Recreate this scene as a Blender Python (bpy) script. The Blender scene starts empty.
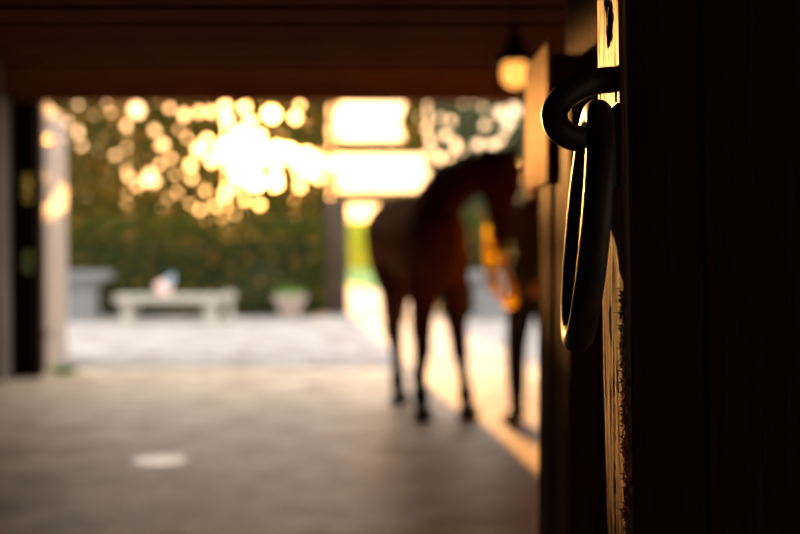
import bpy, bmesh, math, random
import numpy as np
from mathutils import Vector, Matrix, noise
random.seed(7); RNG = np.random.default_rng(11)
SC = bpy.context.scene
COL = SC.collection
F = 1111.1; CAMZ = 1.2; PITCH = math.radians(1.39)

def at(px, py, D):
    """a place read off the photograph at distance D (m) in front of the camera"""
    a = PITCH + math.atan((py - 267) / F)
    return Vector(((px - 400) / F * D, D, CAMZ - D * math.tan(a)))

# ------------------------------------------------------------------ materials
def new_mat(name):
    m = bpy.data.materials.new(name); m.use_nodes = True
    nt = m.node_tree; nt.nodes.clear()
    out = nt.nodes.new('ShaderNodeOutputMaterial')
    return m, nt, out
def N(nt, t, **kw):
    n = nt.nodes.new(t)
    for k, v in kw.items():
        if k in n.inputs: n.inputs[k].default_value = v
        else: setattr(n, k, v)
    return n
def ramp(nt, fac, stops):
    r = nt.nodes.new('ShaderNodeValToRGB'); nt.links.new(fac, r.inputs[0])
    el = r.color_ramp.elements
    while len(el) < len(stops): el.new(0.5)
    for e, (p, c) in zip(el, stops): e.position = p; e.color = (*c, 1)
    return r.outputs[0]
def surf(name, stops, scale=(1,1,1), nscale=6, detail=6, rough=0.8, metal=0.0, bump=0.3, bdist=0.01, distort=0.0, coord='Object', bscale=None, spec=0.5):
    m, nt, out = new_mat(name)
    tc = N(nt, 'ShaderNodeTexCoord'); mp = N(nt, 'ShaderNodeMapping', Scale=scale)
    nt.links.new(tc.outputs[coord], mp.inputs[0])
    no = N(nt, 'ShaderNodeTexNoise', Scale=nscale, Detail=detail, Roughness=0.6, Distortion=distort)
    nt.links.new(mp.outputs[0], no.inputs['Vector'])
    b = N(nt, 'ShaderNodeBsdfPrincipled', Roughness=rough, Metallic=metal)
    b.inputs['Specular IOR Level'].default_value = spec
    nt.links.new(ramp(nt, no.outputs[0], stops), b.inputs['Base Color'])
    n2 = N(nt, 'ShaderNodeTexNoise', Scale=bscale or nscale*3, Detail=8, Roughness=0.65)
    nt.links.new(mp.outputs[0], n2.inputs['Vector'])
    bp = N(nt, 'ShaderNodeBump', Strength=bump, Distance=bdist)
    nt.links.new(n2.outputs[0], bp.inputs['Height']); nt.links.new(bp.outputs[0], b.inputs['Normal'])
    nt.links.new(b.outputs[0], out.inputs[0])
    return m
def leafmat(name, stops, trans=0.5):
    m, nt, out = new_mat(name)
    g = N(nt, 'ShaderNodeNewGeometry')
    c = ramp(nt, g.outputs['Random Per Island'], stops)
    d = N(nt, 'ShaderNodeBsdfDiffuse'); t = N(nt, 'ShaderNodeBsdfTranslucent'); mx = N(nt, 'ShaderNodeMixShader', Fac=trans)
    nt.links.new(c, d.inputs[0]); nt.links.new(c, t.inputs[0])
    nt.links.new(d.outputs[0], mx.inputs[1]); nt.links.new(t.outputs[0], mx.inputs[2]); nt.links.new(mx.outputs[0], out.inputs[0])
    return m
M = {}
M['concrete'] = surf('barn_concrete', [(0.37,(.42,.28,.17)),(0.5,(.64,.49,.34)),(0.63,(.80,.67,.50))], nscale=2.6, detail=8, rough=.5, bump=.25, bdist=.01, bscale=9)
M['gravel'] = surf('yard_paving', [(0.36,(.22,.18,.16)),(0.47,(.36,.33,.31)),(0.64,(.46,.43,.41))], nscale=2.2, detail=9, rough=.9, bump=.5, bdist=.02, bscale=16)
M['lawn'] = surf('lawn', [(0.3,(.07,.16,.02)),(0.7,(.20,.34,.05))], nscale=3, rough=.9)
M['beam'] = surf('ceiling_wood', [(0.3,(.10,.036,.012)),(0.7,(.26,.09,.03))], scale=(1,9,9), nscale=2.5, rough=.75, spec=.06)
M['header_glare'] = surf('glare_header_wood', [(0.3,(.18,.065,.02)),(0.7,(.42,.17,.06))], scale=(1,9,9), nscale=2.5, rough=.8, spec=.05)  # beam wood lightened in colour to imitate the warm glare over the header
M['shadedbeam'] = surf('shaded_ceiling_wood', [(0.3,(.03,.011,.004)),(0.7,(.08,.028,.010))], scale=(1,9,9), nscale=2.5, rough=.8, spec=.03)  # ceiling wood darkened in colour for the shade between the joists
M['planks'] = surf('dark_planks', [(0.3,(.03,.022,.017)),(0.7,(.10,.078,.062))], scale=(9,9,.7), nscale=3, rough=.8)
M['greyplanks'] = surf('grey_planks', [(0.3,(.14,.125,.11)),(0.7,(.34,.31,.28))], scale=(9,9,.7), nscale=3, rough=.8)
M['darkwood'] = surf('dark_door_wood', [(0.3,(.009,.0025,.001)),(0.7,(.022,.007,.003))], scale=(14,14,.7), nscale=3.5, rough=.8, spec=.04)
M['partition'] = surf('partition_wood', [(0.3,(.07,.025,.007)),(0.7,(.24,.09,.026))], scale=(16,16,.8), nscale=3, rough=.9, spec=.03, bdist=.004)
M['honey'] = surf('honey_wood', [(0.3,(.44,.20,.06)),(0.7,(.62,.31,.11))], scale=(12,12,.8), nscale=3, rough=.9, spec=.03)
M['weathered'] = surf('weathered_door_wood', [(0.3,(.32,.25,.20)),(0.7,(.54,.44,.37))], scale=(8,8,.6), nscale=2.5, rough=.8)
M['stone'] = surf('pale_stone', [(0.3,(.32,.31,.27)),(0.7,(.50,.485,.43))], nscale=6, rough=.85)
M['greystone'] = surf('grey_stone', [(0.3,(.15,.16,.17)),(0.7,(.25,.26,.275))], scale=(6,6,.8), nscale=3, rough=.85)
M['terra'] = surf('pale_clay', [(0.3,(.34,.26,.23)),(0.7,(.46,.37,.33))], nscale=6, rough=.85)
M['iron'] = surf('forged_iron', [(0.35,(.008,.004,.003)),(0.55,(.016,.008,.005)),(0.75,(.04,.018,.009))], nscale=60, rough=.55, metal=.1, spec=.2, bump=.35, bdist=.0008, bscale=260)
M['blackmetal'] = surf('black_metal', [(0.3,(.02,.02,.02)),(0.7,(.04,.035,.03))], nscale=20, rough=.5, metal=.6)
M['brass'] = surf('brass', [(0.3,(.5,.33,.12)),(0.7,(.7,.48,.2))], nscale=20, rough=.3, metal=1)
M['bark'] = surf('bark', [(0.3,(.04,.028,.018)),(0.7,(.10,.07,.045))], scale=(5,5,1), nscale=4, rough=.9, bump=.6, bdist=.03)
M['drain'] = surf('pale_cover', [(0.3,(.76,.72,.66)),(0.7,(.88,.85,.80))], nscale=9, rough=.36, metal=.5, bump=.03, bdist=.001)
M['leather'] = surf('leather', [(0.3,(.12,.05,.02)),(0.7,(.2,.09,.04))], nscale=20, rough=.5)
M['hair'] = surf('horse_hair', [(0.3,(.012,.008,.006)),(0.7,(.035,.02,.012))], scale=(20,20,2), nscale=5, rough=.5)
M['tailhair'] = surf('tail_hair', [(0.3,(.05,.02,.01)),(0.7,(.12,.05,.025))], scale=(20,20,2), nscale=5, rough=.5)
M['hoof'] = surf('hoof_horn', [(0.3,(.02,.016,.012)),(0.7,(.06,.045,.035))], scale=(2,2,10), nscale=8, rough=.5)
M['skin'] = surf('skin', [(0.3,(.50,.28,.19)),(0.7,(.60,.36,.26))], nscale=10, rough=.55, bump=.05)
M['jacket'] = surf('dark_jacket', [(0.3,(.015,.014,.016)),(0.7,(.03,.028,.03))], nscale=30, rough=.85)
M['trousers'] = surf('dark_trousers', [(0.3,(.012,.012,.015)),(0.7,(.028,.027,.03))], nscale=40, rough=.85)
M['boots'] = surf('boot_leather', [(0.3,(.010,.007,.005)),(0.7,(.02,.014,.010))], nscale=30, rough=.8, spec=.15)
M['eye'] = surf('eye', [(0.3,(.01,.006,.004)),(0.7,(.02,.01,.008))], nscale=5, rough=.1, bump=0)
M['bluecloth'] = surf('blue_cloth', [(0.3,(.28,.36,.46)),(0.7,(.40,.48,.58))], nscale=14, rough=.9)
M['pinkcloth'] = surf('pink_cloth', [(0.3,(.78,.50,.46)),(0.7,(.88,.64,.58))], nscale=14, rough=.9)
M['cord'] = M['blackmetal']
M['leaf_tree'] = leafmat('tree_leaves', [(0.0,(.030,.052,.015)),(0.55,(.08,.11,.028)),(0.8,(.24,.19,.03)),(0.9,(.60,.34,.04)),(1.0,(.75,.30,.03))], .5)
M['leaf_right'] = leafmat('grey_green_leaves', [(0.0,(.045,.08,.05)),(0.6,(.10,.14,.085)),(1.0,(.22,.22,.10))], .45)
M['leaf_hedge'] = leafmat('hedge_leaves', [(0.0,(.016,.034,.008)),(0.6,(.045,.070,.016)),(0.93,(.11,.12,.02)),(0.96,(.65,.28,.03)),(1.0,(.75,.25,.03))], .35)  # the few orange leaves stand in for sunlight leaking through the hedge
M['leaf_bush'] = leafmat('bush_leaves', [(0.0,(.40,.46,.05)),(1.0,(.70,.66,.08))], .65)
M['leaf_pot'] = leafmat('pot_leaves', [(0.0,(.10,.25,.04)),(1.0,(.22,.42,.08))], .4)
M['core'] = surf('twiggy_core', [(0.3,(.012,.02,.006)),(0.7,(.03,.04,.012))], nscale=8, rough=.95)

# horse coat: bay, black below the knee (object z = height above ground)
m, nt, out = new_mat('bay_coat')
tc = N(nt, 'ShaderNodeTexCoord'); sx = N(nt, 'ShaderNodeSeparateXYZ'); nt.links.new(tc.outputs['Object'], sx.inputs[0])
no = N(nt, 'ShaderNodeTexNoise', Scale=5.0, Detail=4.0); nt.links.new(tc.outputs['Object'], no.inputs['Vector'])
ad = N(nt, 'ShaderNodeMath', operation='MULTIPLY_ADD'); nt.links.new(no.outputs[0], ad.inputs[0]); ad.inputs[1].default_value = .16; nt.links.new(sx.outputs[2], ad.inputs[2])
coat = ramp(nt, ad.outputs[0], [(.5,(.010,.006,.005)),(.72,(.07,.020,.007)),(1.0,(.14,.042,.015))])
d = N(nt, 'ShaderNodeBsdfDiffuse'); nt.links.new(coat, d.inputs[0]); gl = N(nt, 'ShaderNodeBsdfAnisotropic', Roughness=.45); gl.inputs[0].default_value = (1,.75,.55,1)
b = N(nt, 'ShaderNodeMixShader', Fac=.015); nt.links.new(d.outputs[0], b.inputs[1]); nt.links.new(gl.outputs[0], b.inputs[2])
nt.links.new(b.outputs[0], out.inputs[0]); M['coat'] = m
# yellow nylon rope, light passes through its fibres
m, nt, out = new_mat('yellow_rope')
d = N(nt, 'ShaderNodeBsdfTranslucent'); d.inputs[0].default_value = (1,.86,.12,1)
g = N(nt, 'ShaderNodeBsdfPrincipled', Roughness=.6); tc = N(nt, 'ShaderNodeTexCoord'); wv = N(nt, 'ShaderNodeTexWave', Scale=60.0)
nt.links.new(tc.outputs['Object'], wv.inputs['Vector']); nt.links.new(ramp(nt, wv.outputs['Fac'], [(0,(.9,.70,.06)),(1,(.99,.86,.12))]), g.inputs['Base Color'])
mx = N(nt, 'ShaderNodeMixShader', Fac=.5); nt.links.new(d.outputs[0], mx.inputs[1]); nt.links.new(g.outputs[0], mx.inputs[2])
nt.links.new(mx.outputs[0], out.inputs[0]); M['rope'] = m
# frosted lamp glass
m, nt, out = new_mat('frosted_glass')
d = N(nt, 'ShaderNodeBsdfTranslucent'); d.inputs[0].default_value = (.9,.8,.6,1)
g = N(nt, 'ShaderNodeBsdfPrincipled', Roughness=.3); g.inputs['Base Color'].default_value = (.85,.75,.55,1)
mx = N(nt, 'ShaderNodeMixShader', Fac=.3); nt.links.new(d.outputs[0], mx.inputs[1]); nt.links.new(g.outputs[0], mx.inputs[2])
em = N(nt, 'ShaderNodeEmission', Strength=1.1); em.inputs[0].default_value = (1,.42,.09,1); ads = nt.nodes.new('ShaderNodeAddShader')
nt.links.new(mx.outputs[0], ads.inputs[0]); nt.links.new(em.outputs[0], ads.inputs[1]); nt.links.new(ads.outputs[0], out.inputs[0]); M['glass'] = m
# worn door edge: pale raw wood with grey weathering, brown toward the bottom, dark split
m, nt, out = new_mat('worn_door_edge')
tc = N(nt, 'ShaderNodeTexCoord'); mp = N(nt, 'ShaderNodeMapping', Scale=(30,30,1.6)); nt.links.new(tc.outputs['Object'], mp.inputs[0])
no = N(nt, 'ShaderNodeTexNoise', Scale=6.0, Detail=9.0, Roughness=.7); nt.links.new(mp.outputs[0], no.inputs['Vector'])
grain = ramp(nt, no.outputs[0], [(.32,(.045,.015,.005)),(.46,(.18,.07,.024)),(.62,(.29,.13,.05)),(.8,(.36,.19,.09))])
n2 = N(nt, 'ShaderNodeTexNoise', Scale=9.0, Detail=5.0); nt.links.new(tc.outputs['Object'], n2.inputs['Vector'])
msk = ramp(nt, n2.outputs[0], [(.45,(0,0,0)),(.62,(1,1,1))])
mix = N(nt, 'ShaderNodeMix', data_type='RGBA'); nt.links.new(msk, mix.inputs[0]); nt.links.new(grain, mix.inputs[6]); mix.inputs[7].default_value = (.15,.085,.06,1)
b = N(nt, 'ShaderNodeBsdfPrincipled', Roughness=.7); b.inputs['Specular IOR Level'].default_value = .08
nt.links.new(mix.outputs[2], b.inputs['Base Color'])
bp = N(nt, 'ShaderNodeBump', Strength=.5, Distance=.0012); nt.links.new(no.outputs[0], bp.inputs['Height']); nt.links.new(bp.outputs[0], b.inputs['Normal'])
nt.links.new(b.outputs[0], out.inputs[0]); M['wornedge'] = m

# ------------------------------------------------------------------ object helpers
def thing(name, label, cat, loc, group=None):
    o = bpy.data.objects.new(name, None); COL.objects.link(o); o.location = loc
    o.empty_display_size = .1
    o['label'] = label; o['category'] = cat
    if group: o['group'] = group
    return o
def link(name, me, mat, parent=None, loc=None, smooth=False, kind=None):
    """me is in world coordinates; it is re-based on its parent's (or own) location"""
    o = bpy.data.objects.new(name, me); COL.objects.link(o)
    base = Vector((0,0,0))
    if parent is not None:
        p = parent
        while p is not None: base += p.location; p = p.parent
        o.parent = parent
    elif loc is not None:
        o.location = loc; base = Vector(loc)
    me.transform(Matrix.Translation(-base))
    me.materials.clear(); me.materials.append(M[mat])
    if smooth:
        for p in me.polygons: p.use_smooth = True
    if kind: o['kind'] = kind
    return o
def obj(name, bm, mat, parent=None, loc=None, smooth=False, kind=None):
    bmesh.ops.recalc_face_normals(bm, faces=bm.faces)
    me = bpy.data.meshes.new(name); bm.to_mesh(me); bm.free()
    return link(name, me, mat, parent, loc, smooth, kind)
def tag(o, label, cat, group=None):
    o['label'] = label; o['category'] = cat
    if group: o['group'] = group
    return o
def box(bm, x0, x1, y0, y1, z0, z1, bev=0.0):
    b2 = bmesh.new(); bmesh.ops.create_cube(b2, size=1)
    for v in b2.verts:
        v.co = Vector((x0+(v.co.x+.5)*(x1-x0), y0+(v.co.y+.5)*(y1-y0), z0+(v.co.z+.5)*(z1-z0)))
    if bev: bmesh.ops.bevel(b2, geom=list(b2.edges), offset=bev, segments=2, affect='EDGES')
    me = bpy.data.meshes.new('t'); b2.to_mesh(me); b2.free(); bm.from_mesh(me); bpy.data.meshes.remove(me)
    return bm
def obox(bm, c, ax, ay, az, hx, hy, hz, bev=0.0):
    b2 = bmesh.new(); bmesh.ops.create_cube(b2, size=2)
    for v in b2.verts: v.co = Vector((v.co.x*hx, v.co.y*hy, v.co.z*hz))
    if bev: bmesh.ops.bevel(b2, geom=list(b2.edges), offset=bev, segments=2, affect='EDGES')
    for v in b2.verts: v.co = Vector(c) + Vector(ax)*v.co.x + Vector(ay)*v.co.y + Vector(az)*v.co.z
    me = bpy.data.meshes.new('t'); b2.to_mesh(me); b2.free(); bm.from_mesh(me); bpy.data.meshes.remove(me)
def loft(bm, secs, side=None, n=14, closed=False):
    """secs: (centre, half width along side, half depth). Rings joined along the centreline, capped."""
    P = [Vector(s[0]) for s in secs]; rings = []; L = len(P); prev = None; prevt = Vector((0,0,1))
    for i in range(L):
        if closed: t = P[(i+1) % L] - P[i-1]
        else: t = P[min(i+1, L-1)] - P[max(i-1, 0)]
        if t.length < 1e-7: t = prevt.copy()
        t.normalize(); prevt = t
        if side is not None: s = Vector(side) - t*t.dot(Vector(side))
        elif prev is not None: s = prev - t*t.dot(prev)
        else:
            h = Vector((0,0,1)) if abs(t.z) < .9 else Vector((1,0,0)); s = h.cross(t)
        s.normalize(); prev = s; u = t.cross(s)
        a, b = secs[i][1], (secs[i][2] if len(secs[i]) > 2 else secs[i][1])
        rings.append([bm.verts.new(P[i] + s*(a*math.cos(2*math.pi*k/n)) + u*(b*math.sin(2*math.pi*k/n))) for k in range(n)])
    for i in range(L if closed else L-1):
        A, B = rings[i], rings[(i+1) % L]
        for k in range(n): bm.faces.new((A[k], A[(k+1) % n], B[(k+1) % n], B[k]))
    if not closed:
        bm.faces.new(rings[0][::-1]); bm.faces.new(rings[-1])
    return bm
def lathe(bm, cx, cy, prof, n=32):
    rings = [[bm.verts.new((cx+r*math.cos(2*math.pi*k/n), cy+r*math.sin(2*math.pi*k/n), z)) for k in range(n)] for z, r in prof]
    for A, B in zip(rings[:-1], rings[1:]):
        for k in range(n): bm.faces.new((A[k], A[(k+1) % n], B[(k+1) % n], B[k]))
    bm.faces.new(rings[0][::-1]); bm.faces.new(rings[-1])
def ball(bm, c, r, sx=1, sy=1, sz=1, seg=16):
    mt = Matrix.Translation(c) @ Matrix.Diagonal((r*sx, r*sy, r*sz, 1))
    bmesh.ops.create_uvsphere(bm, u_segments=seg, v_segments=seg//2+2, radius=1, matrix=mt)
def spline(pts, n):
    """Catmull-Rom through tuples of any length"""
    out = []; p = [tuple(q) for q in pts]; p = [p[0]] + p + [p[-1]]
    for i in range(1, len(p)-2):
        for k in range(n):
            t = k/n; r = []
            for a, b_, c, d_ in zip(p[i-1], p[i], p[i+1], p[i+2]):
                r.append(.5*((2*b_)+(-a+c)*t+(2*a-5*b_+4*c-d_)*t*t+(-a+3*b_-3*c+d_)*t**3))
            out.append(tuple(r))
    out.append(p[-2]); return out
def sl(pts, n=4):          # pts (x,y,z,a,b) -> loft sections
    return [(Vector(q[:3]), max(q[3], .001), max(q[4], .001)) for q in spline(pts, n)]
def remesh(bm, voxel, smooth=3):
    bmesh.ops.recalc_face_normals(bm, faces=bm.faces)
    me = bpy.data.meshes.new('r'); bm.to_mesh(me); bm.free()
    o = bpy.data.objects.new('r', me); COL.objects.link(o)
    r = o.modifiers.new('r', 'REMESH'); r.mode = 'VOXEL'; r.voxel_size = voxel
    s = o.modifiers.new('s', 'SMOOTH'); s.factor = .5; s.iterations = smooth
    dg = bpy.context.evaluated_depsgraph_get(); dg.update()
    m2 = bpy.data.meshes.new_from_object(o.evaluated_get(dg))
    bpy.data.objects.remove(o); bpy.data.meshes.remove(me)
    return m2

# ================================================================== SETTING
YF = 9.66        # plane of the barn's open front
XL, XR = -3.15, 1.45
def struct(name, bm, mat): return obj(name, bm, mat, kind='structure')
bm = bmesh.new(); box(bm, -7, 6, -4, 10.35, -.2, 0); struct('floor', bm, 'concrete')
bm = bmesh.new(); box(bm, -30, 30, 10.35, 27, -.2, -.004); box(bm, -30, -7, -8, 10.35, -.2, -.004); box(bm, 6, 30, -8, 10.35, -.2, -.004)
struct('yard_ground', bm, 'gravel')
bm = bmesh.new(); box(bm, -60, 60, 27, 130, -.2, .01); struct('lawn_ground', bm, 'lawn')
bm = bmesh.new(); box(bm, -7, 6, -4, 10.0, 2.78, 2.9); struct('ceiling', bm, 'shadedbeam')
bm = bmesh.new(); box(bm, -7, 6, YF-.02, YF+.14, 2.405, 2.78, .006); box(bm, -7, 6, YF-.1, YF-.02, 2.60, 2.76, .006); struct('trim_1', bm, 'header_glare')
def planks_y(bm, x, y0, y1, z0, z1, w, t):        # boards side by side along y, on plane x
    y = y0
    while y < y1 - 1e-4:
        e = min(y+w, y1); d = random.uniform(0, .006)
        box(bm, x-t/2-d, x+t/2+d, y+.003, e-.003, z0, z1, .002); y = e
def planks_x(bm, y, x0, x1, z0, z1, w, t):
    x = x0
    while x < x1 - 1e-4:
        e = min(x+w, x1); d = random.uniform(0, .006)
        box(bm, x+.003, e-.003, y-t/2-d, y+t/2+d, z0, z1, .002); x = e
bm = bmesh.new(); planks_y(bm, -4.2, -4, YF, 0, 2.78, .2, .05); box(bm, -4.27, -4.225, -4, YF, 0, 2.78); struct('wall_left', bm, 'planks')
bm = bmesh.new(); planks_y(bm, XR+.03, 1.62, YF, 0, 2.78, .16, .05); box(bm, XR+.055, XR+.1, 1.62, YF, 0, 2.78); struct('wall_right', bm, 'partition')
bm = bmesh.new(); planks_x(bm, -3.9, -7, 6, 0, 2.78, .2, .05); box(bm, -7, 6, -3.97, -3.93, 0, 2.78); struct('wall_back', bm, 'planks')
bm = bmesh.new()
planks_x(bm, YF-.30, -4.2, -3.36, 0, 2.78, .13, .05); box(bm, -4.2, -3.36, YF-.27, YF+.1, 0, 2.4)
planks_x(bm, YF+.03, XR, 6, 0, 2.4, .14, .05); box(bm, XR, 6, YF+.056, YF+.1, 0, 2.4)
struct('wall_front', bm, 'greyplanks')
bm = bmesh.new(); box(bm, -3.42, -3.30, YF-.06, YF+.1, 0, 2.405, .006); struct('trim_2', bm, 'darkwood')     # posts framing the slatted slit
bm = bmesh.new(); box(bm, XL-.035, XL+.01, YF-.04, YF+.1, 0, 2.405, .006); struct('trim_3', bm, 'darkwood')
bm = bmesh.new()
for z0, z1 in ((0,.92),(1.10,1.52),(1.78,2.40)): box(bm, -3.30, XL-.035, YF+.02, YF+.05, z0, z1, .003)
struct('trim_4', bm, 'darkwood')
# near partition beside the camera: two proud boards, then flat boards, back to the solid stall corner
bm = bmesh.new()
box(bm, .200, .245, 1.475, 1.600, 0, 1.447, .003)
box(bm, .203, .245, 1.330, 1.467, 0, 1.385, .003)
box(bm, .238, .250, 1.330, 1.600, 1.375, 2.78, .003)
box(bm, .238, .250, 1.150, 1.325, 0, 2.78, .003)
box(bm, .238, .250, .900, 1.145, 0, 2.78, .003)
box(bm, .245, XR+.1, .90, 1.62, 0, 2.78)
struct('wall_partition', bm, 'partition')
# joists
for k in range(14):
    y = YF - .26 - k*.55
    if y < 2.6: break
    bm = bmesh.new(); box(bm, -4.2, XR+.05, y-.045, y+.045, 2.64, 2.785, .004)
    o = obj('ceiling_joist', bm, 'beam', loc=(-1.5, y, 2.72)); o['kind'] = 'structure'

# ================================================================== FOREGROUND DOOR AND RING
# door leaf: dark planks facing the camera; its left edge is worn raw wood
LEAN = math.radians(1.3)
def lean(v):      # the leaf leans slightly
    v = v.co; dz = v.z - 1.3
    v.x -= dz*math.tan(LEAN)
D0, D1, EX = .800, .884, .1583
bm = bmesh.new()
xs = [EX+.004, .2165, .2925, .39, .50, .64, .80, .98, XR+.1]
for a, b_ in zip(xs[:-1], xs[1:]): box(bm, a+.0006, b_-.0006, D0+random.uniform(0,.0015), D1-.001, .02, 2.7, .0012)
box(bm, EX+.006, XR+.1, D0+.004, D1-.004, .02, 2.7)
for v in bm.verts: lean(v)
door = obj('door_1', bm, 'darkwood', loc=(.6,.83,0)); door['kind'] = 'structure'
# worn edge strip with a broken corner
bm = bmesh.new()
nz, ny = 520, 26; z0_, z1_ = .62, 1.66; grid = []
for i in range(nz+1):
    z = z0_ + (z1_-z0_)*i/nz; row = []
    wear = min(1, max(0, (1.17 - z)/.10))                              # corner eaten away below
    nn = noise.noise(Vector((0, 3.1, z*55)))*.5 + noise.noise(Vector((4, 0, z*190)))*.5 + noise.noise(Vector((9, 0, z*520)))*.3
    near = D0 - .0005 + wear*(.001 + .0075*abs(nn))
    for j in range(ny+1):
        t = j/ny; y = near + (D1-near)*t
        k = noise.noise(Vector((0, y*160, z*9)))*.0009 + noise.noise(Vector((7, y*420, z*26)))*.0005
        k += wear*max(0, .18-t)/.18*(.004*noise.noise(Vector((3, y*500, z*170))))
        row.append(bm.verts.new((EX + k, y, z)))
    grid.append(row)
for i in range(nz):
    for j in range(ny): bm.faces.new((grid[i][j], grid[i+1][j], grid[i+1][j+1], grid[i][j+1]))
back = []
for i in range(nz+1):                                                   # turn the near side and the far side into the leaf
    a, c = grid[i][0].co, grid[i][ny].co
    back.append((bm.verts.new((EX+.008, a.y+.003 if i%1==0 else a.y, a.z)), bm.verts.new((EX+.008, c.y, c.z))))
for i in range(nz):
    bm.faces.new((grid[i][0], back[i][0], back[i+1][0], grid[i+1][0])); bm.faces.new((grid[i][ny], grid[i+1][ny], back[i+1][1], back[i][1]))
for v in bm.verts: lean(v)
obj('worn_edge', bm, 'wornedge', door, smooth=True)
# splinters standing out of the broken corner
bm = bmesh.new(); rs = random.Random(5)
for k in range(700):
    z = 1.165 - abs(rs.gauss(0, .13)) if k % 3 else rs.choice((1.12, 1.045, 1.0, 1.075)) + rs.gauss(0, .006)
    y = D0 + rs.uniform(.0, .010); L = rs.uniform(.0015, .007); w = rs.uniform(.0003, .0009)
    c = Vector((EX + rs.uniform(-.0012,.001), y, z)); d = Vector((rs.uniform(-1.0, .5), rs.uniform(-.5, .7), rs.uniform(-1.2, 1.2))).normalized()
    s = d.orthogonal().normalized(); u = d.cross(s)
    v = [bm.verts.new(c + s*w*math.cos(q) + u*w*math.sin(q)) for q in (0, 2.1, 4.2)]; tip = bm.verts.new(c + d*L)
    bm.faces.new(v)
    for q in range(3): bm.faces.new((v[q], v[(q+1)%3], tip))
for v in bm.verts: lean(v)
obj('splinters', bm, 'wornedge', door, kind='stuff')
# black scorched split high on the edge
bm = bmesh.new()
pts = [at(601,-6,.851), at(606,5,.848), at(606,14,.840), at(603.5,22,.840), at(602,32,.842), at(603,40,.840), at(601.5,48,.844)]
for p in pts: p.x = EX - (p.z-1.3)*math.tan(LEAN) - .0002
loft(bm, [(p, .0022, .0016) if 0 < i < 6 else (p, .0006, .0005) for i, p in enumerate(pts)], n=8)
loft(bm, [(pts[2]+Vector((0,-.006,.004)), .001), (pts[3]+Vector((0,-.004,0)), .0018), (pts[4]+Vector((0,-.005,-.002)), .0005)], n=6)
obj('wood_split', bm, 'darkwood', door)

ring = thing('ring_pull', 'thick dark iron ring hanging from a staple on the door edge in the foreground', 'door ring', (.15,.82,1.28))
RC = .0095
def W(px, py, D): return tuple(at(px, py, D))
cl = [(a-2.5*(a<600),b_,d) for a,b_,d in [(628,78,.818),(612,79.5,.818),(598,81.5,.816),(584,86,.812),(570,94,.808),(560,104,.806),(556.5,115,.806),(560,127,.808),(570,135.5,.812),(584,139,.816),(600,139,.820),(618,138,.824),(630,138,.824)]]
secs = [(*W(a, b_, d), RC*1.02, RC*1.02) for a, b_, d in cl]
secs[0] = (*secs[0][:3], RC*.9, RC*.9)
bm = bmesh.new(); loft(bm, sl(secs, 5), n=20); eye = obj('staple', bm, 'iron', ring, smooth=True)
# mounting plate let into the edge
bm = bmesh.new(); zz = at(615,187,.81).z; zt = at(615,104,.81).z
box(bm, EX-.0035, EX+.004, .8005, .850, zz, zt, .0008)
for v in bm.verts: lean(v)
obj('mounting_plate', bm, 'iron', ring)
# the ring, hanging over the staple's lower arm, in a plane facing across the door
cen_top = at(596, 112.5, .818); cen_bot = at(576.5, 340, .818)
cen = (cen_top + cen_bot)/2; R = (cen_top - cen_bot).length/2
up = (cen_top - cen_bot).normalized(); fw = Vector((.085, 1, 0)).normalized(); fw = (fw - up*fw.dot(up)).normalized()
bm = bmesh.new(); secs = []
for k in range(72):
    t = 2*math.pi*k/72
    secs.append((cen + up*(R*math.cos(t)) + fw*(R*.93*math.sin(t)), .0102, .0092))
loft(bm, secs, side=up.cross(fw), n=18, closed=True); obj('ring', bm, 'iron', ring, smooth=True)

# short board nailed to the partition, its end standing out past the far corner
bm = bmesh.new(); a = at(528,188,1.62); b_ = at(542,64,1.62)
box(bm, .1945, .2002, 1.475, 1.73, a.z, b_.z+.01, .002)
tag(obj('wooden_batten', bm, 'honey', loc=(.197,1.6,a.z)), 'short pale wooden board sticking out past the partition corner beside the iron ring', 'batten')

# ================================================================== HANGING LAMP
lx, ly = at(514.5, 70, 5.5).x, 5.5
lp = thing('hanging_lamp', 'small lit black barn lamp hanging from the ceiling beside the bright doorway', 'lamp', (lx, ly, 2.785))
bm = bmesh.new(); loft(bm, [(Vector((lx,ly,2.79)), .006), (Vector((lx,ly,2.2)), .006)], n=8); obj('rod', bm, 'blackmetal', lp)
bm = bmesh.new(); lathe(bm, lx, ly, ((2.24,.015),(2.2,.03),(2.16,.04),(2.13,.075),(2.08,.10),(2.066,.103),(2.066,.095),(2.075,.09))); obj('lamp_shade', bm, 'blackmetal', lp, smooth=True)
bm = bmesh.new(); loft(bm, [(Vector((lx,ly,z)), r) for z, r in ((2.10,.035),(2.065,.058),(2.03,.066),(1.995,.062),(1.965,.045),(1.95,.015))], n=24); obj('glass_globe', bm, 'glass', lp, smooth=True)

# ================================================================== DRAIN COVER
c = at(158, 462, 6.0); c.z = 0
bm = bmesh.new(); lathe(bm, c.x, c.y, ((-.01,.148),(.004,.148),(.007,.142),(.007,.10),(.005,.095),(.005,.01)), 40)
tag(obj('drain_cover', bm, 'drain', loc=c), 'round pale drain cover set in the concrete barn floor at lower left', 'drain cover')

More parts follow.
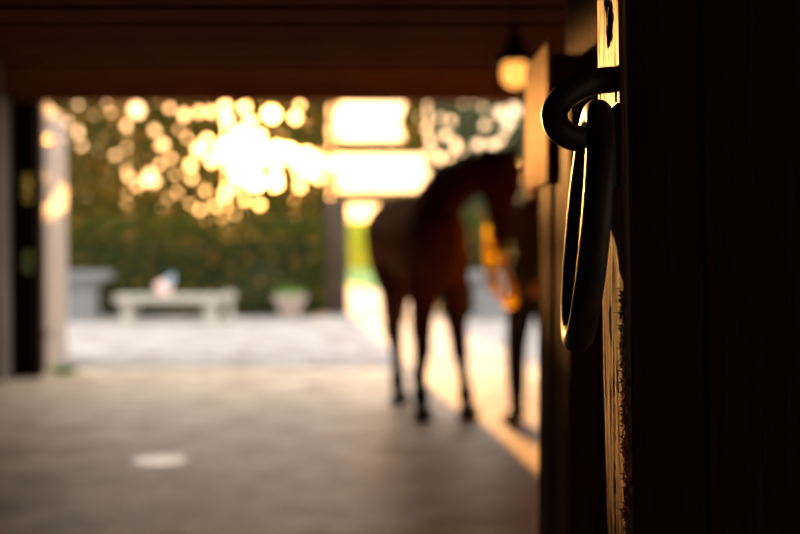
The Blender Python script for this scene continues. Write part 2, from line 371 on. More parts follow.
# ================================================================== OPEN DOOR LEAF, LEFT
A = Vector((XL+.01, YF+.12, 0)); B = Vector(((65-400)/F*11.45, 11.45, 0)); d = (B-A).normalized(); nrm = Vector((d.y, -d.x, 0))
dl = thing('barn_door', 'tall weathered wooden barn door standing open outside at the left post', 'door', A)
Lw = (B-A).length; nb = 9; bm = bmesh.new()
for k in range(nb):
    c = A + d*(Lw*(k+.5)/nb); obox(bm, c + Vector((0,0,1.225)), d, nrm, (0,0,1), Lw/nb/2-.003, .018, 1.205, .003)
obj('boards', bm, 'weathered', dl)
for z in (.35, 2.1):
    bm = bmesh.new(); obox(bm, A + d*Lw/2 - nrm*.03 + Vector((0,0,z)), d, nrm, (0,0,1), Lw/2-.02, .014, .07, .003); obj('ledge_board', bm, 'weathered', dl)
for z in (.35, 2.1):
    bm = bmesh.new(); obox(bm, A + d*.22 + nrm*.021 + Vector((0,0,z)), d, nrm, (0,0,1), .2, .004, .022, .001); obj('strap_hinge', bm, 'blackmetal', dl)
# tuft of grass at its foot
def blades(bm, c, n, r, h, w=.006):
    for k in range(n):
        a = random.uniform(0, 6.28); q = r*math.sqrt(random.random()); p = Vector(c) + Vector((q*math.cos(a), q*math.sin(a), 0))
        hh = h*random.uniform(.5, 1); l = Vector((random.uniform(-.5,.5), random.uniform(-.5,.5), 1))*hh
        s = Vector((math.cos(a+1), math.sin(a+1), 0))*w
        v = [bm.verts.new(p-s), bm.verts.new(p+s), bm.verts.new(p+l*.6+s*.6), bm.verts.new(p+l), bm.verts.new(p+l*.6-s*.6)]
        bm.faces.new(v)
bm = bmesh.new(); gc = B*.1 + A*.9 + nrm*.15; blades(bm, gc, 120, .11, .10)
tag(obj('grass_tuft', bm, 'leaf_pot', loc=gc), 'small green tuft of grass at the foot of the open barn door', 'grass')

# ================================================================== YARD FURNITURE
def stone_table(name, x, y, w, label):
    t = thing(name, label, 'table', (x, y, 0), 'stone tables along the hedge')
    bm = bmesh.new(); box(bm, x-w/2, x+w/2, y-.3, y+.3, .60, .725, .02); obj('tabletop', bm, 'greystone', t)
    bm = bmesh.new(); loft(bm, [(Vector((x,y,z)), a, b_) for z, a, b_ in ((-.01,.36,.24),(.06,.36,.24),(.10,.32,.21),(.46,.32,.21),(.55,.36,.25),(.61,.38,.26))], side=(1,0,0), n=4)
    for v in bm.verts:
        q = v.co - Vector((x,y,0)); r = Matrix.Rotation(math.radians(45), 3, 'Z') @ Vector((q.x/.36, q.y/.24, 0))
        v.co = Vector((x + r.x*.36*1.2, y + r.y*.24*1.2, v.co.z))
    obj('pedestal', bm, 'greystone', t)
    return t
stone_table('stone_table', (78-400)/F*16.6, 16.6, .92, 'grey stone table on a pedestal in the yard beside the open barn door')
stone_table('stone_table', (492-400)/F*16.9, 16.9, .92, 'grey stone table in the yard behind the horse and the yellow rope')
bx0, bx1, by = (113-400)/F*16.0, (222-400)/F*16.0, 16.0
bn = thing('stone_bench', 'long pale stone bench in front of the hedge with a cloth bag on it', 'bench', ((bx0+bx1)/2, by, 0))
bm = bmesh.new(); box(bm, bx0, bx1, by-.02, by+.40, .28, .405, .02); obj('seat', bm, 'stone', bn)
for xx in (bx0+.19, bx1-.19):
    bm = bmesh.new()
    loft(bm, [(Vector((xx, by+.2, z)), a, b_) for z, a, b_ in ((-.01,.15,.19),(.05,.15,.19),(.08,.12,.16),(.2,.12,.16),(.25,.15,.19),(.285,.15,.19))], side=(1,0,0), n=12)
    obj('leg', bm, 'stone', bn)
# second narrow block standing at the bench's right end
bx = (229-400)/F*16.3
bm = bmesh.new(); loft(bm, [(Vector((bx,16.3,z)), r, r) for z, r in ((-.01,.09),(.06,.09),(.1,.06),(.3,.06),(.38,.10),(.44,.09))], n=12)
tag(obj('stone_stub', bm, 'stone', loc=(bx,16.3,0), smooth=True), 'short round pale stone stub at the right end of the long bench', 'stone stub')
# cloth bag on the bench
cx, cy = (166-400)/F*16.2, 16.2
bg = thing('cloth_bag', 'small slumped pale blue and pink cloth bag on the stone bench', 'bag', (cx, cy, .406))
bm = bmesh.new(); loft(bm, sl([(cx-.09,cy,.43,.06,.05),(cx-.07,cy,.455,.13,.09),(cx-.02,cy,.51,.12,.08),(cx+.03,cy,.57,.07,.05),(cx+.05,cy,.59,.03,.03)], 3), side=(1,0,0), n=14)
link('pouch', remesh(bm, .012), 'pinkcloth', bg, smooth=True)
bm = bmesh.new(); loft(bm, sl([(cx+.01,cy,.52,.07,.06),(cx+.04,cy,.59,.075,.06),(cx+.08,cy,.64,.05,.045),(cx+.10,cy,.70,.02,.02)], 3), side=(1,0,0), n=14)
link('flap', remesh(bm, .012), 'bluecloth', bg, smooth=True)
# flower pot
px_, py_ = (290-400)/F*17.0, 17.0
pt = thing('flower_pot', 'wide pale clay pot with green plants at the foot of the hedge', 'flower pot', (px_, py_, 0))
bm = bmesh.new(); lathe(bm, px_, py_, ((-.003,.14),(.02,.15),(.2,.20),(.27,.215),(.27,.25),(.36,.255),(.365,.225),(.31,.21),(.31,.05))); obj('pot', bm, 'terra', pt)
bm = bmesh.new(); blades(bm, (px_,py_,.3), 260, .2, .2, .012); obj('plant', bm, 'leaf_pot', pt)

# gateway in the hedge: thick post, cross beam, second post, and a rail
HY = 18.2
g = thing('garden_gateway', 'dark wooden gateway of posts and a beam in the gap of the hedge', 'gateway', ((380-400)/F*HY, HY, 0))
zb = at(360, 201, HY).z
xa, xb = (336.5-400)/F*HY, (431-400)/F*HY
for xx, hw in ((xa, .18), (xb, .09)):
    bm = bmesh.new(); box(bm, xx-hw, xx+hw, HY-hw, HY+hw, -.01, zb-.02, .015); obj('post', bm, 'bark', g)
bm = bmesh.new(); box(bm, xa-.18, xb+.09, HY-.07, HY+.07, zb-.055, zb+.045, .01); obj('cross_beam', bm, 'bark', g)

# ================================================================== FOLIAGE
SUN_AZ = math.atan((265-400)/F); SUN_EL = math.radians(4.5)
sun_dir = Vector((math.sin(SUN_AZ)*math.cos(SUN_EL), math.cos(SUN_AZ)*math.cos(SUN_EL), math.sin(SUN_EL)))
def leaf_mesh(name, P, size, rng, face_y=.6):
    """P (n,3): one rhombic leaf at each point, tilted at random"""
    n = len(P); nr = rng.normal(size=(n,3)); nr[:,1] += np.sign(nr[:,1])*face_y; nr /= np.linalg.norm(nr, axis=1)[:,None]
    a = rng.normal(size=(n,3)); a -= nr*(a*nr).sum(1)[:,None]; a /= np.linalg.norm(a, axis=1)[:,None]; b = np.cross(nr, a)
    s = size*rng.uniform(.65, 1.25, n)[:,None]
    V = np.stack([P-a*s*.5, P-b*s*.3, P+a*s*.5+nr*s*.06, P+b*s*.3], 1).reshape(-1,3)
    me = bpy.data.meshes.new(name); me.vertices.add(4*n); me.vertices.foreach_set('co', V.astype(np.float32).ravel())
    me.loops.add(4*n); me.loops.foreach_set('vertex_index', np.arange(4*n, dtype=np.int32))
    me.polygons.add(n); me.polygons.foreach_set('loop_start', np.arange(0, 4*n, 4, dtype=np.int32))
    me.update(calc_edges=True); me.validate(); return me
TY = 20.0
HOLES = [(138,110,6.5),(228,150,10),(246,150,11),(262,152,11),(277,148,4),(284,150,4),(291,151,4),(282,161,2.0),(275,165,3),(297,163,3.5),(277,176,2.5),(299,172,3),(306,157,7),(320,160,7),(272,114,6),(295,117,3.5),(255,180,9),(275,183,6),(240,172,8),
 (200,150,5),(185,115,3.5),(200,112,3),(212,112,3),(225,106,4),(227,119,3.5),(163,145,4),(185,138,3.5),(190,165,4),(160,165,2.5),(150,174,4),(154,181,4.2),(146,181,3.5),(138,186,2.6),(131,178,2),(175,175,2.5),
 (205,190,3),(200,210,2.5),(214,206,2.5),(225,195,3),(190,204,2),(245,200,2.2),(260,205,2.5),(235,187,3),(180,130,2.2),(155,130,2.4),(170,108,2.3),(245,108,3),(300,105,2.4),(310,172,5),
 (300,186,3.5),(178,192,2.2),(222,218,1.8),(205,222,1.6),(182,215,1.7),(320,178,4),(330,165,5),(212,160,4),(208,140,3.2),(172,158,2.2),(192,178,2.6),(168,198,1.6),(236,214,1.7),(250,122,3),(240,134,5),(258,137,5),
 (78,132,4),(83,146,2.6),(70,122,2.4),(108,103,2),(116,155,2.3),(112,113,2),(79,105,2.0),(95,115,1.6),(126,125,2),(66,138,2.5),(104,140,1.3),
 (440,118,2.2),(451,120,2.6),(430,142,3),(445,135,4),(456,145,4.3),(463,155,3.4),(440,158,4),(451,157,3),(478,145,4.5),(492,147,5.5),(500,113,5),(515,110,5.5),(509,122,4.5),(505,130,3),(485,125,3),
 (483,108,2.2),(463,103,1.8),(475,103,1.4),(511,147,2.8),(427,106,1.5),(418,118,1.5),(470,132,1.6),(424,128,1.6),(434,150,2.6),(500,140,3)]
BANDS = [(337,403,90,142),(337,427,154,192),(346,430,198,300)]      # two broad openings with open sky, split by a branch
hw = np.array([[*(at(a, b_, TY)[i] for i in (0, 2)), r/F*TY] for a, b_, r in [(a, b_, r*(1.04 if a > 410 else 1)) for a, b_, r in HOLES]])
trees = [(-9.3,'leaf_tree',  'outermost tree in the belt behind the hedge, far left beyond the barn door'),
         (-5.9,'leaf_tree',  'green tree behind the hedge directly above the grey table at left'),
         (-3.9,'leaf_tree',  'golden backlit tree behind the left end of the stone bench'),
         (-2.35,'leaf_tree', 'brilliantly backlit tree with the low sun shining through its leaves'),
         (-.35,'leaf_tree',  'tree around the two broad patches of open sky above the gateway'),
         (1.35,'leaf_right', 'grey green tree above the horse neck beside the barn lamp'),
         (4.2,'leaf_right',  'grey green tree farthest right in the belt behind the hedge')]
def noise2(x, z, s, o): return np.array([noise.noise(Vector((a*s+o, b_*s, o))) for a, b_ in zip(x, z)])
def crown(x0, x1, cover, size, rng, zlo=1.2, zhi=5.2):
    n = int((x1-x0)*(zhi-zlo)*cover/(size*size*.3*.62))
    P = np.column_stack([rng.uniform(x0, x1, n), TY + rng.normal(0, .09, n), rng.uniform(zlo, zhi, n)])
    # ragged, rounded top
    top = 4.75 + .35*np.sin(P[:,0]*2.1+1) + .3*np.sin(P[:,0]*4.7)
    keep = P[:,2] < top
    # straight tunnels running towards the sun
    k = (P[:,1]-TY); X = P[:,0] - k*sun_dir.x/sun_dir.y; Z = P[:,2] - k*sun_dir.z/sun_dir.y
    for hx, hz, r in hw: keep &= (X-hx)**2 + (Z-hz)**2 > (r+.022)**2
    for a, b_, c, d_ in BANDS:
        p, q = at(a, d_, TY), at(b_, c, TY); e = .03*np.sin(Z*9) 
        keep &= ~((X > p.x+e) & (X < q.x+e*1.5) & (Z > p.z+e*.5) & (Z < q.z-e*.5))
    return P[keep]
xsT = [t[0] for t in trees]; edges = [-11.5] + [(a+b_)/2 for a, b_ in zip(xsT[:-1], xsT[1:])] + [6.2]
edges[4] = at(331,100,TY).x
def tube(bm, pts, n=9): loft(bm, sl(pts, 4), n=n)
for i, (tx, mt, lab) in enumerate(trees):
    t = thing('tree', lab, 'tree', (tx, TY+.35, 0), 'trees behind the hedge')
    inview = 0 < i < 6
    P = crown(edges[i]+.03, edges[i+1]-.03, 5.2 if inview else 3.5, .10 if inview else .15, RNG)
    lift = (noise2(P[:,0], P[:,2], .8, 3.0)*.06); P[:,1] += lift
    link('foliage', leaf_mesh('foliage', P, .10 if inview else .15, RNG), mt, t)
    bm = bmesh.new(); tz = 1.95 if i == 4 else 3.4; rr = .10 if i != 4 else .085
    tt = tx if i != 4 else at(331,200,TY).x-.1
    tube(bm, [(tt,TY+.35,-.02,rr*1.4,rr*1.4),(tt+.02,TY+.36,.5,rr,rr),(tt-.04,TY+.33,1.5,rr*.85,rr*.85),(tt-.06,TY+.3,tz,rr*.5,rr*.5)])
    for b2 in range(0 if i == 4 else 5):
        s = random.choice((-1,1)); z = 1.5+b2*.35; L = random.uniform(.4,.8)
        tube(bm, [(tt-.03,TY+.33,z,.03,.03),(tt+s*L*.5,TY+.25,z+.25,.02,.02),(tt+s*L,TY+.15,z+.4,.008,.008)], 6)
    obj('trunk', bm, 'bark', t, smooth=True)
    if i == 4:
        a, b_ = at(326,150,TY+.2), at(440,146,TY+.2)
        bm = bmesh.new(); tube(bm, [(tt-.06,TY+.3,1.9,.045,.045),(tt-.05,TY+.25,2.4,.04,.04),(a.x,TY+.2,a.z-.05,.05,.05),((a.x+b_.x)/2,TY+.2,a.z+.02,.05,.05),(b_.x,TY+.2,b_.z,.04,.04)])
        obj('branch', bm, 'bark', t, smooth=True)
# hedge: two lengths either side of the gateway
def hedge(x0, x1, label, ht=1.45, y0=17.35, y1=18.25):
    h = thing('hedge', label, 'hedge', ((x0+x1)/2, (y0+y1)/2, 0), 'clipped hedge lengths')
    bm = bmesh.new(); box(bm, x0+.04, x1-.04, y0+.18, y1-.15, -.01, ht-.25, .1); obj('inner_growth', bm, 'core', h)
    parts = []; d = 330
    def add(n, f): parts.append(np.array([f() for _ in range(n)]))
    r = RNG
    nF = int((x1-x0)*ht*d*1.9); X = r.uniform(x0, x1, nF); Z = r.uniform(.02, ht, nF)
    bul = noise2(X, Z, .9, 1.0)*.16 + noise2(X, Z, 3.1, 5.0)*.07
    parts.append(np.column_stack([X, y0+.10 - bul + r.normal(0,.03,nF), Z]))
    nT = int((x1-x0)*(y1-y0)*d*1.2); parts.append(np.column_stack([r.uniform(x0,x1,nT), r.uniform(y0,y1,nT), ht+r.normal(0,.07,nT)]))
    nE = int((y1-y0)*ht*d*1.5)
    for xx, sg in ((x0, 1), (x1, -1)): parts.append(np.column_stack([xx + sg*np.abs(r.normal(0,.04,nE)), r.uniform(y0,y1,nE), r.uniform(.02,ht,nE)]))
    nB = int((x1-x0)*ht*d*.8); parts.append(np.column_stack([r.uniform(x0,x1,nB), y1-.08+r.normal(0,.04,nB), r.uniform(.02,ht,nB)]))
    link('foliage', leaf_mesh('foliage', np.vstack(parts), .075, RNG), 'leaf_hedge', h)
hedge(-9.5, xa-.19, 'long dark green clipped hedge behind the stone bench and the flower pot')
hedge(xb+.13, 6.0, 'dark green clipped hedge behind the horse, right of the gateway', ht=1.5)
# bushes far across the lawn seen through the gateway
for bx_, by_, br, lab in ((-1.75, 47, 2.1, 'distant round yellow-green bush across the lawn, seen through the gateway'),):
    n = 5000; v = RNG.normal(size=(n,3)); v /= np.linalg.norm(v, axis=1)[:,None]; v *= br*RNG.uniform(.8,1,n)[:,None]; v[:,2] = np.abs(v[:,2]*.95)
    me = leaf_mesh('bush', v + np.array([bx_, by_, .02]), .2, RNG)
    tag(link('bush', me, 'leaf_bush', loc=(bx_, by_, 0)), lab, 'bush')

# ================================================================== HORSE
F0 = Vector((.29, 7.42, 0)); hf = Vector((.22, -.9755, 0)); hl = Vector((.9755, .22, 0))
def H(a, b_, z): return F0 + hf*a + hl*b_ + Vector((0,0,z))
horse = thing('horse', 'bay horse standing in the barn doorway with its head turned to the handler', 'horse', (.2, 7.9, 0))
bm = bmesh.new()
trunk = [(-1.40,1.25,.05,.08),(-1.36,1.24,.15,.18),(-1.22,1.24,.245,.265),(-1.02,1.25,.285,.285),(-.8,1.23,.275,.28),(-.5,1.18,.275,.30),(-.25,1.17,.27,.32),(0,1.18,.255,.335),(.12,1.17,.235,.30),(.24,1.16,.175,.22),(.30,1.15,.09,.12)]
loft(bm, sl([(*H(a,-.02 if a < -.9 else (-.035 if a < -.3 else -.07),z), w*(1.11 if a < -.7 else 1 if a < -.3 else .87), h) for a, z, w, h in trunk], 3), side=hl, n=24)
loft(bm, sl([(*H(-.45,-.04,1.38),.08,.08),(*H(-.15,-.06,1.42),.09,.12),(*H(.05,-.06,1.40),.09,.12)], 3), side=hl, n=12)      # withers
neck = [(.175,7.66,1.27,.15,.27),(.225,7.46,1.39,.125,.235),(.31,7.33,1.495,.105,.19),(.43,7.26,1.59,.09,.155),(.56,7.225,1.65,.08,.135),(.68,7.21,1.685,.075,.095),(.71,7.21,1.69,.05,.06)]
loft(bm, sl(neck, 4), n=20)
head = [(.715,7.215,1.775,.045,.045),(.70,7.21,1.72,.075,.085),(.672,7.19,1.63,.088,.125),(.648,7.17,1.54,.085,.135),(.636,7.15,1.46,.072,.108),(.634,7.13,1.38,.056,.082),(.640,7.11,1.30,.050,.068),(.650,7.10,1.235,.056,.068),(.655,7.095,1.19,.045,.05),(.655,7.095,1.165,.02,.025)]
loft(bm, sl(head, 4), side=(.15,1,0), n=20)
ball(bm, (.60,7.16,1.545), .085, 1, 1.05, 1.2)                                              # cheek
ball(bm, (.665,7.085,1.175), .035, 1, 1, .8)                                                # lower lip
for s in (-1, 1):
    e = Vector((.715, 7.205+s*.055, 1.77))
    loft(bm, [(e+Vector((-.005,0,-.03)), .028, .02), (e+Vector((.01,s*.01,.04)), .034, .018), (e+Vector((.035,s*.015,.095)), .022, .011), (e+Vector((.055,s*.01,.14)), .004, .004)], n=10)
    ball(bm, (.715, 7.19+s*.078, 1.645), .026)                                              # eye bulge
legs = {  # (a, b, z, r) chains in the horse's own frame
 'LF': [(.02,.05,1.12,.13),(.03,.065,.92,.10),(.02,.08,.72,.068),(.03,.10,.52,.05),(.03,.105,.47,.052),(.02,.12,.38,.034),(.01,.145,.24,.031),(.0,.155,.16,.043),(.02,.158,.10,.034),(.04,.16,.06,.045)],
 'RF': [(.02,-.15,1.10,.14),(.03,-.15,.90,.105),(.02,-.15,.70,.066),(.03,-.15,.52,.05),(.03,-.15,.47,.052),(.01,-.152,.38,.034),(.0,-.155,.24,.031),(-.01,-.155,.16,.043),(.02,-.155,.10,.034),(.04,-.155,.06,.045)],
 'RH': [(-1.05,-.13,1.15,.19),(-.85,-.15,.95,.16),(-.82,-.15,.80,.11),(-.90,-.14,.66,.072),(-.97,-.13,.55,.055),(-.95,-.13,.49,.054),(-.90,-.125,.38,.037),(-.86,-.125,.24,.034),(-.85,-.125,.16,.045),(-.81,-.125,.10,.036),(-.79,-.125,.06,.045)],
 'LH': [(-1.08,.13,1.15,.19),(-.98,.15,.95,.16),(-.98,.14,.80,.11),(-1.08,.12,.66,.072),(-1.16,.11,.55,.055),(-1.14,.11,.49,.054),(-1.09,.10,.38,.037),(-1.06,.09,.24,.034),(-1.05,.085,.16,.045),(-1.01,.085,.10,.036),(-.99,.085,.06,.045)]}
for c in legs.values(): loft(bm, sl([(*H(a,b_,z), r*(1.32 if z < .45 else 1.2 if z < .75 else 1), r*(1.3 if z < .45 else 1.15)) for a, b_, z, r in c], 4), side=hl, n=14)
link('body', remesh(bm, .014, 5), 'coat', horse, smooth=True)
for c in legs.values():
    a, b_, z, r = c[-1]; bm = bmesh.new()
    loft(bm, [(H(a+.012,b_,0), .072, .082), (H(a+.008,b_,.03), .069, .077), (H(a,b_,.08), .062, .066), (H(a-.005,b_,.09), .045, .05)], side=hl, n=18)
    obj('hoof', bm, 'hoof', horse, smooth=True)
bm = bmesh.new(); rs = random.Random(3)
for k in range(46):
    o1, o2 = rs.gauss(0,.022), rs.gauss(0,.022); e = rs.uniform(.38,.62); sw = rs.gauss(0,.03)
    tube(bm, [(*H(-1.37,o1*.6,1.36+o2*.4),.012,.012),(*H(-1.44+o1*.3,o1,1.30),.016,.016),(*H(-1.47+o2,o1*1.6,1.0),.018,.018),(*H(-1.46+o2*1.5,o1*2-.02,.75),.016,.016),(*H(-1.44+o2*1.5,o1*1.8+sw,e),.004,.004)], 5)
obj('tail', bm, 'tailhair', horse, smooth=True)
bm = bmesh.new()
for k in range(90):
    t = rs.random(); i = min(5, int(t*6)); f = t*6-i
    p = Vector(neck[i][:3]).lerp(Vector(neck[min(i+1,6)][:3]), f); h = neck[i][4]*(1-f)+neck[min(i+1,6)][4]*f
    tg = (Vector(neck[min(i+1,6)][:3])-Vector(neck[i][:3])).normalized() if i < 6 else Vector((1,0,0))
    u = (Vector((0,0,1)) - tg*tg.z).normalized(); s = tg.cross(u)
    q = p + u*(h+.004); L = rs.uniform(.09,.17); s = s if s.y > 0 else -s
    tube(bm, [(*q,.008,.008),(*(q+u*.012+s*.03),.009,.009),(*(q-u*L*.4+s*.085),.007,.007),(*(q-u*L+s*.10+tg*rs.uniform(-.03,.03)),.002,.002)], 5)
for k in range(10):
    o_ = rs.gauss(0,.015); tube(bm, [(.725,7.205+o_,1.80,.008,.008),(.77,7.20+o_,1.77,.008,.008),(.79,7.19+o_*1.5,1.68,.003,.003)], 5)
obj('mane', bm, 'hair', horse, smooth=True)
for s in (-1, 1):
    bm = bmesh.new(); ball(bm, (.722, 7.187+s*.090, 1.645), .0175); obj('eye', bm, 'eye', horse, smooth=True)
for s in (-1, 1):
    bm = bmesh.new(); ball(bm, (.655+.030, 7.098+s*.040, 1.225), .013, .8, .7, 1.4); obj('nostril', bm, 'eye', horse, smooth=True)
# halter
def strap_ring(bm, c, a, b_, tilt, r=.007, n=28):
    secs = []
    for k in range(n):
        t = 2*math.pi*k/n; secs.append((Vector(c)+Vector((b_*math.cos(t), a*math.sin(t), tilt*b_*math.cos(t))), .004, .011))
    loft(bm, secs, n=8, closed=True)
halter = bpy.data.objects.new('halter', None)
bm = bmesh.new(); strap_ring(bm, (.637,7.135,1.40), .068, .096, .1); strap_ring(bm, (.675,7.19,1.67), .094, .118, .75)
for s in (-1, 1): loft(bm, [(Vector((.62,7.15+s*.078,1.41)), .004, .010), (Vector((.625,7.165+s*.094,1.50)), .004, .010), (Vector((.62,7.18+s*.096,1.62)), .004, .010)], n=8)
ha = obj('halter', bm, 'leather', horse, smooth=True)
bm = bmesh.new(); rc = Vector((.545,7.135,1.345)); loft(bm, [(rc+Vector((.018*math.cos(t), .004*math.sin(t), .018*math.sin(t))), .004) for t in [k*math.pi/8 for k in range(16)]], n=8, closed=True)
obj('halter_ring', bm, 'brass', ha, smooth=True)

# ================================================================== PERSON
B0 = Vector((.905, 7.47, 0)); pg = Vector((-.55, -.835, 0)).normalized(); pr = Vector((pg.y, -pg.x, 0))
def Q(a, b_, z): return B0 + pg*a + pr*b_ + Vector((0,0,z))
def q5(a, b_, z, w, h): return (*Q(a,b_,z), w, h)
person = thing('person', 'person in dark jacket, trousers and boots holding the yellow lead rope', 'person', B0)
torso = [(0,0,.84,.10,.09),(0,0,.90,.165,.12),(0,0,1.0,.155,.115),(0,0,1.12,.135,.10),(.01,0,1.25,.165,.115),(.0,0,1.36,.185,.11),(-.01,0,1.425,.14,.078),(-.01,0,1.46,.07,.06),(0,0,1.50,.052,.055),(.012,0,1.56,.052,.055)]
R_arm = [(-.01,.13,1.385,.045),(-.01,.165,1.39,.056),(0,.205,1.34,.055),(.04,.245,1.18,.045),(.06,.25,1.09,.042),(.15,.17,1.07,.036),(.25,.09,1.06,.028),(.285,.065,1.06,.026)]
L_arm = [(-.01,-.13,1.385,.045),(-.01,-.165,1.39,.056),(-.01,-.205,1.34,.055),(-.02,-.235,1.18,.045),(-.01,-.24,1.09,.042),(.07,-.225,1.0,.036),(.16,-.19,.93,.027),(.19,-.175,.91,.025)]
R_leg = [(0,.085,.92,.10),(.02,.09,.80,.092),(.05,.095,.62,.072),(.07,.10,.48,.06),(.10,.085,.34,.056),(.14,.06,.2,.044),(.17,.045,.09,.038)]
L_leg = [(0,-.085,.92,.10),(0,-.09,.80,.092),(-.02,-.095,.62,.072),(-.02,-.10,.48,.06),(-.05,-.10,.34,.056),(-.08,-.10,.2,.044),(-.10,-.10,.09,.038)]
def limb(bm, c, add=0.0, n=12, upto=None):
    c = c if upto is None else c[:upto]
    loft(bm, sl([q5(a,b_,z,r+add,r+add) for a, b_, z, r in c], 3), n=n)
bm = bmesh.new(); loft(bm, sl([q5(*t) for t in torso], 3), side=pr, n=20)
for c in (R_arm, L_arm, R_leg, L_leg): limb(bm, c)
# head: cranium, jaw, nose, ears
hc = Q(.02, 0, 1.645)
def HB(a, b_, z, r, sx=1, sy=1, sz=1):
    b2 = bmesh.new(); ball(b2, (0,0,0), r, sx, sy, sz)
    Rm = Matrix((( pg.x, pr.x, 0), (pg.y, pr.y, 0), (0,0,1)))
    for v in b2.verts: v.co = hc + Rm @ (v.co + Vector((a,b_,z)))
    me = bpy.data.meshes.new('t'); b2.to_mesh(me); b2.free(); bm.from_mesh(me); bpy.data.meshes.remove(me)
HB(0,0,.01,.095,1,.8,1.02); HB(.025,0,-.055,.068,1,.82,.95); HB(.075,0,-.085,.026,1,1,.8)
loft(bm, [(hc+pg*.085+Vector((0,0,.012)), .006, .008), (hc+pg*.105+Vector((0,0,-.018)), .012, .012), (hc+pg*.098+Vector((0,0,-.03)), .016, .010)], n=8)
HB(.086,0,-.055,.018,.6,1.3,.5)
for s in (-1,1): HB(-.005,s*.078,-.01,.024,.7,.35,1.1)
# hands: palm, four curled fingers and a thumb closing on the rope
def hand(bm, wrist, dr, sidev, curl):
    dr = Vector(dr).normalized(); s = Vector(sidev); s = (s - dr*s.dot(dr)).normalized(); n_ = Vector(curl); n_ = (n_ - dr*n_.dot(dr) - s*n_.dot(s)).normalized()
    w = Vector(wrist); loft(bm, [(w-dr*.01, .024, .018), (w+dr*.03, .036, .016), (w+dr*.075, .040, .014), (w+dr*.085, .036, .010)], side=s, n=12)
    for k, L in enumerate((.066,.074,.070,.055)):
        o_ = s*(-.030+.020*k); b0 = w+dr*.075+o_
        p = [b0, b0+dr*L*.42+n_*.010, b0+dr*L*.50+n_*(.012+L*.32), b0+dr*L*.20+n_*(.018+L*.45)]
        loft(bm, sl([(*p[0],.0095,.0095),(*p[1],.009,.009),(*p[2],.0085,.0085),(*p[3],.0065,.0065)], 3), n=8)
    t0 = w+dr*.015-s*.026
    loft(bm, sl([(*t0,.012,.012),(*(t0-s*.022+dr*.028+n_*.010),.0115,.0115),(*(t0-s*.014+dr*.05+n_*.032),.010,.010),(*(t0+dr*.058+n_*.042+s*.006),.007,.007)], 3), n=8)
rw = Q(*R_arm[-1][:3]); lw = Q(*L_arm[-1][:3])
hand(bm, rw, (rw-Q(*R_arm[-2][:3])), (0,0,-1), (-1,-.2,0))
hand(bm, lw, (lw-Q(*L_arm[-2][:3])), (0,0,-1), pr)
link('body', remesh(bm, .006, 3), 'skin', person, smooth=True)
bm = bmesh.new()
loft(bm, sl([q5(a,b_,z,w+(.016 if z<1.3 else .026),h+(.016 if z<1.3 else .028)) for a, b_, z, w, h in [(0,0,.86,.165,.125)]+torso[1:7]+[(0,0,1.455,.078,.07),(0,0,1.48,.068,.066)]], 3), side=pr, n=20)
for c in (R_arm, L_arm): limb(bm, c, .013, upto=7)
link('jacket', remesh(bm, .009, 3), 'jacket', person, smooth=True)
bm = bmesh.new(); loft(bm, sl([q5(0,0,.83,.11,.10), q5(0,0,.89,.172,.128), q5(0,0,.97,.165,.122)], 3), side=pr, n=18)
for c in (R_leg, L_leg): limb(bm, c, .011, upto=6)
link('trousers', remesh(bm, .009, 3), 'trousers', person, smooth=True)
for c in (R_leg, L_leg):
    a, b_ = c[-1][0], c[-1][1]; bm = bmesh.new()
    limb(bm, [(c[4][0], c[4][1], .30, .066), (c[5][0],c[5][1],.2,.056), (a,b_,.10,.05), (a,b_,.05,.05)])
    loft(bm, [(Q(a-.075,b_,.035), .02, .03), (Q(a-.06,b_,.04), .036, .04), (Q(a,b_,.045), .04, .045), (Q(a+.09,b_,.035), .046, .034), (Q(a+.15,b_,.028), .040, .028), (Q(a+.175,b_,.022), .018, .016)], side=pr, n=14)
    me = remesh(bm, .008, 2)
    zmin = min(v.co.z for v in me.vertices); me.transform(Matrix.Translation((0,0,-zmin)))
    link('boot', me, 'boots', person, smooth=True)
bm = bmesh.new(); HB(-.012,0,.024,.098,1,.86,1.0); HB(-.055,0,-.03,.065,.8,1.05,1.2)
loft(bm, sl([(*(hc-pg*.09+Vector((0,0,.0))),.03,.03),(*(hc-pg*.12+Vector((0,0,-.06))),.028,.028),(*(hc-pg*.115+Vector((0,0,-.16))),.01,.01)],3), n=10)
me = remesh(bm, .008, 2)
link('hair', me, 'hair', person, smooth=True)
for s in (-1,1):
    bm = bmesh.new(); ball(bm, hc+pg*.083+pr*s*.032+Vector((0,0,.005)), .0105); obj('eye', bm, 'eye', person, smooth=True)

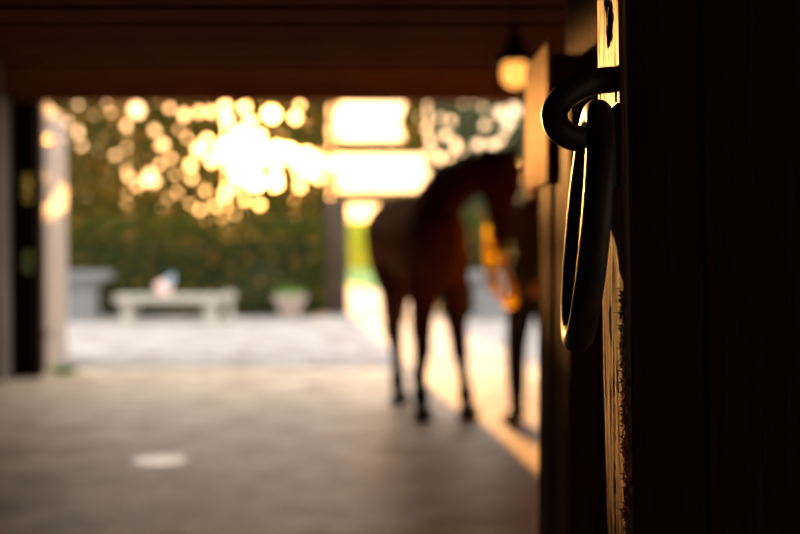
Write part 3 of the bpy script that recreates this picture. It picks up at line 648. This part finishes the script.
# ================================================================== LEAD ROPE
gr = rw + (rw-Q(*R_arm[-2][:3])).normalized()*.085 + Vector((-.025,-.005,0))
rope = thing('lead_rope', 'bright yellow lead rope looping from the halter down to the handler', 'rope', tuple(rc))
mats = []
def strand(name, pts, r=.016):
    bm = bmesh.new(); loft(bm, sl([(*p, r, r) for p in pts], 8), n=10); return obj(name, bm, 'rope', rope, smooth=True)
clip = bmesh.new(); loft(clip, [(rc+Vector((0,0,-.014)), .006), (rc+Vector((.002,0,-.03)), .009), (rc+Vector((.004,0,-.055)), .008)], n=10); obj('snap_clip', clip, 'brass', rope, smooth=True)
zc = rc + Vector((.006,0,-.05))
for k, (o_, dz) in enumerate(((0,0),(.024,.012),(-.020,-.014))):
    strand('rope_strand', [tuple(zc) if k == 0 else (zc.x+.01+o_,7.10,1.17+dz), (.572+o_,7.10,1.12), (.578+o_,7.09,1.02), (.60+o_*.9,7.09,.92+o_*.3), (.645+o_*.5,7.09,.835-o_*.7), (.70,7.09,.80-o_), (.735,7.10,.85-o_*.5), (gr.x-.012+.012*k,gr.y,gr.z-.05), (gr.x-.008+.012*k,gr.y,gr.z+.055)])
bm = bmesh.new(); wz = Vector((.577,7.098,1.15)); loft(bm, [(wz+Vector((.0,0,.035)), .026), (wz, .034), (wz+Vector((.002,0,-.035)), .028)], n=12)
obj('rope_knot', bm, 'rope', rope, smooth=True)

# ================================================================== LIGHT
w = bpy.data.worlds.new('sky'); SC.world = w; w.use_nodes = True; nt = w.node_tree; nt.nodes.clear()
wo = nt.nodes.new('ShaderNodeOutputWorld'); bgn = nt.nodes.new('ShaderNodeBackground'); nt.links.new(bgn.outputs[0], wo.inputs[0])
tc = nt.nodes.new('ShaderNodeTexCoord'); nm = N(nt, 'ShaderNodeVectorMath', operation='NORMALIZE'); nt.links.new(tc.outputs['Generated'], nm.inputs[0])
dp = N(nt, 'ShaderNodeVectorMath', operation='DOT_PRODUCT'); nt.links.new(nm.outputs[0], dp.inputs[0]); dp.inputs[1].default_value = sun_dir
mxm = N(nt, 'ShaderNodeMath', operation='MAXIMUM'); nt.links.new(dp.outputs['Value'], mxm.inputs[0]); mxm.inputs[1].default_value = 0
sp = N(nt, 'ShaderNodeSeparateXYZ'); nt.links.new(nm.outputs[0], sp.inputs[0])
base = ramp(nt, sp.outputs[2], [(0.0,(.36,.25,.16)),(.12,(.50,.42,.33)),(.21,(1.45,1.32,1.18)),(.5,(1.25,1.18,1.10)),(1.0,(.6,.6,.63))])
def lobe(power, col, strength):
    p = N(nt, 'ShaderNodeMath', operation='POWER'); nt.links.new(mxm.outputs[0], p.inputs[0]); p.inputs[1].default_value = power
    s = N(nt, 'ShaderNodeVectorMath', operation='SCALE'); s.inputs[0].default_value = [c*strength for c in col]; nt.links.new(p.outputs[0], s.inputs['Scale'])
    return s.outputs[0]
sc0 = N(nt, 'ShaderNodeVectorMath', operation='SCALE'); nt.links.new(base, sc0.inputs[0]); sc0.inputs['Scale'].default_value = 3.1
acc = sc0.outputs[0]
for l in (lobe(1500, (1,.47,.11), 55), lobe(110, (1,.39,.06), 8), lobe(14, (1,.60,.26), 1.7)):
    a = N(nt, 'ShaderNodeVectorMath', operation='ADD'); nt.links.new(acc, a.inputs[0]); nt.links.new(l, a.inputs[1]); acc = a.outputs[0]
nt.links.new(acc, bgn.inputs[0]); bgn.inputs[1].default_value = 1.0
w.cycles.sampling_method = 'MANUAL'; w.cycles.sample_map_resolution = 1024
sl_ = bpy.data.lights.new('sun', 'SUN'); sl_.energy = 27; sl_.color = (1,.46,.12); sl_.angle = math.radians(.53)
so = bpy.data.objects.new('sun', sl_); COL.objects.link(so); so.rotation_euler = sun_dir.to_track_quat('Z', 'Y').to_euler(); so.location = (0,0,8)

# ================================================================== CAMERA
cam = bpy.data.cameras.new('camera'); co = bpy.data.objects.new('camera', cam); COL.objects.link(co)
cam.lens = 50; cam.sensor_width = 36; cam.clip_start = .02; cam.clip_end = 500
co.location = (0,0,CAMZ); co.rotation_euler = (math.pi/2 - PITCH, 0, 0)
cam.dof.use_dof = True; cam.dof.focus_distance = .815; cam.dof.aperture_fstop = 4.0; cam.dof.aperture_blades = 0
SC.camera = co
SC.view_settings.view_transform = 'Standard'; SC.view_settings.look = 'None'; SC.view_settings.gamma = 1; SC.view_settings.exposure = 0
SC.view_settings.use_curve_mapping = False
SC.cycles.use_adaptive_sampling = False
SC.cycles.use_denoising = True
SC.cycles.max_bounces = 10; SC.cycles.transparent_max_bounces = 8; SC.cycles.caustics_reflective = False
SC.cycles.sample_clamp_indirect = 6
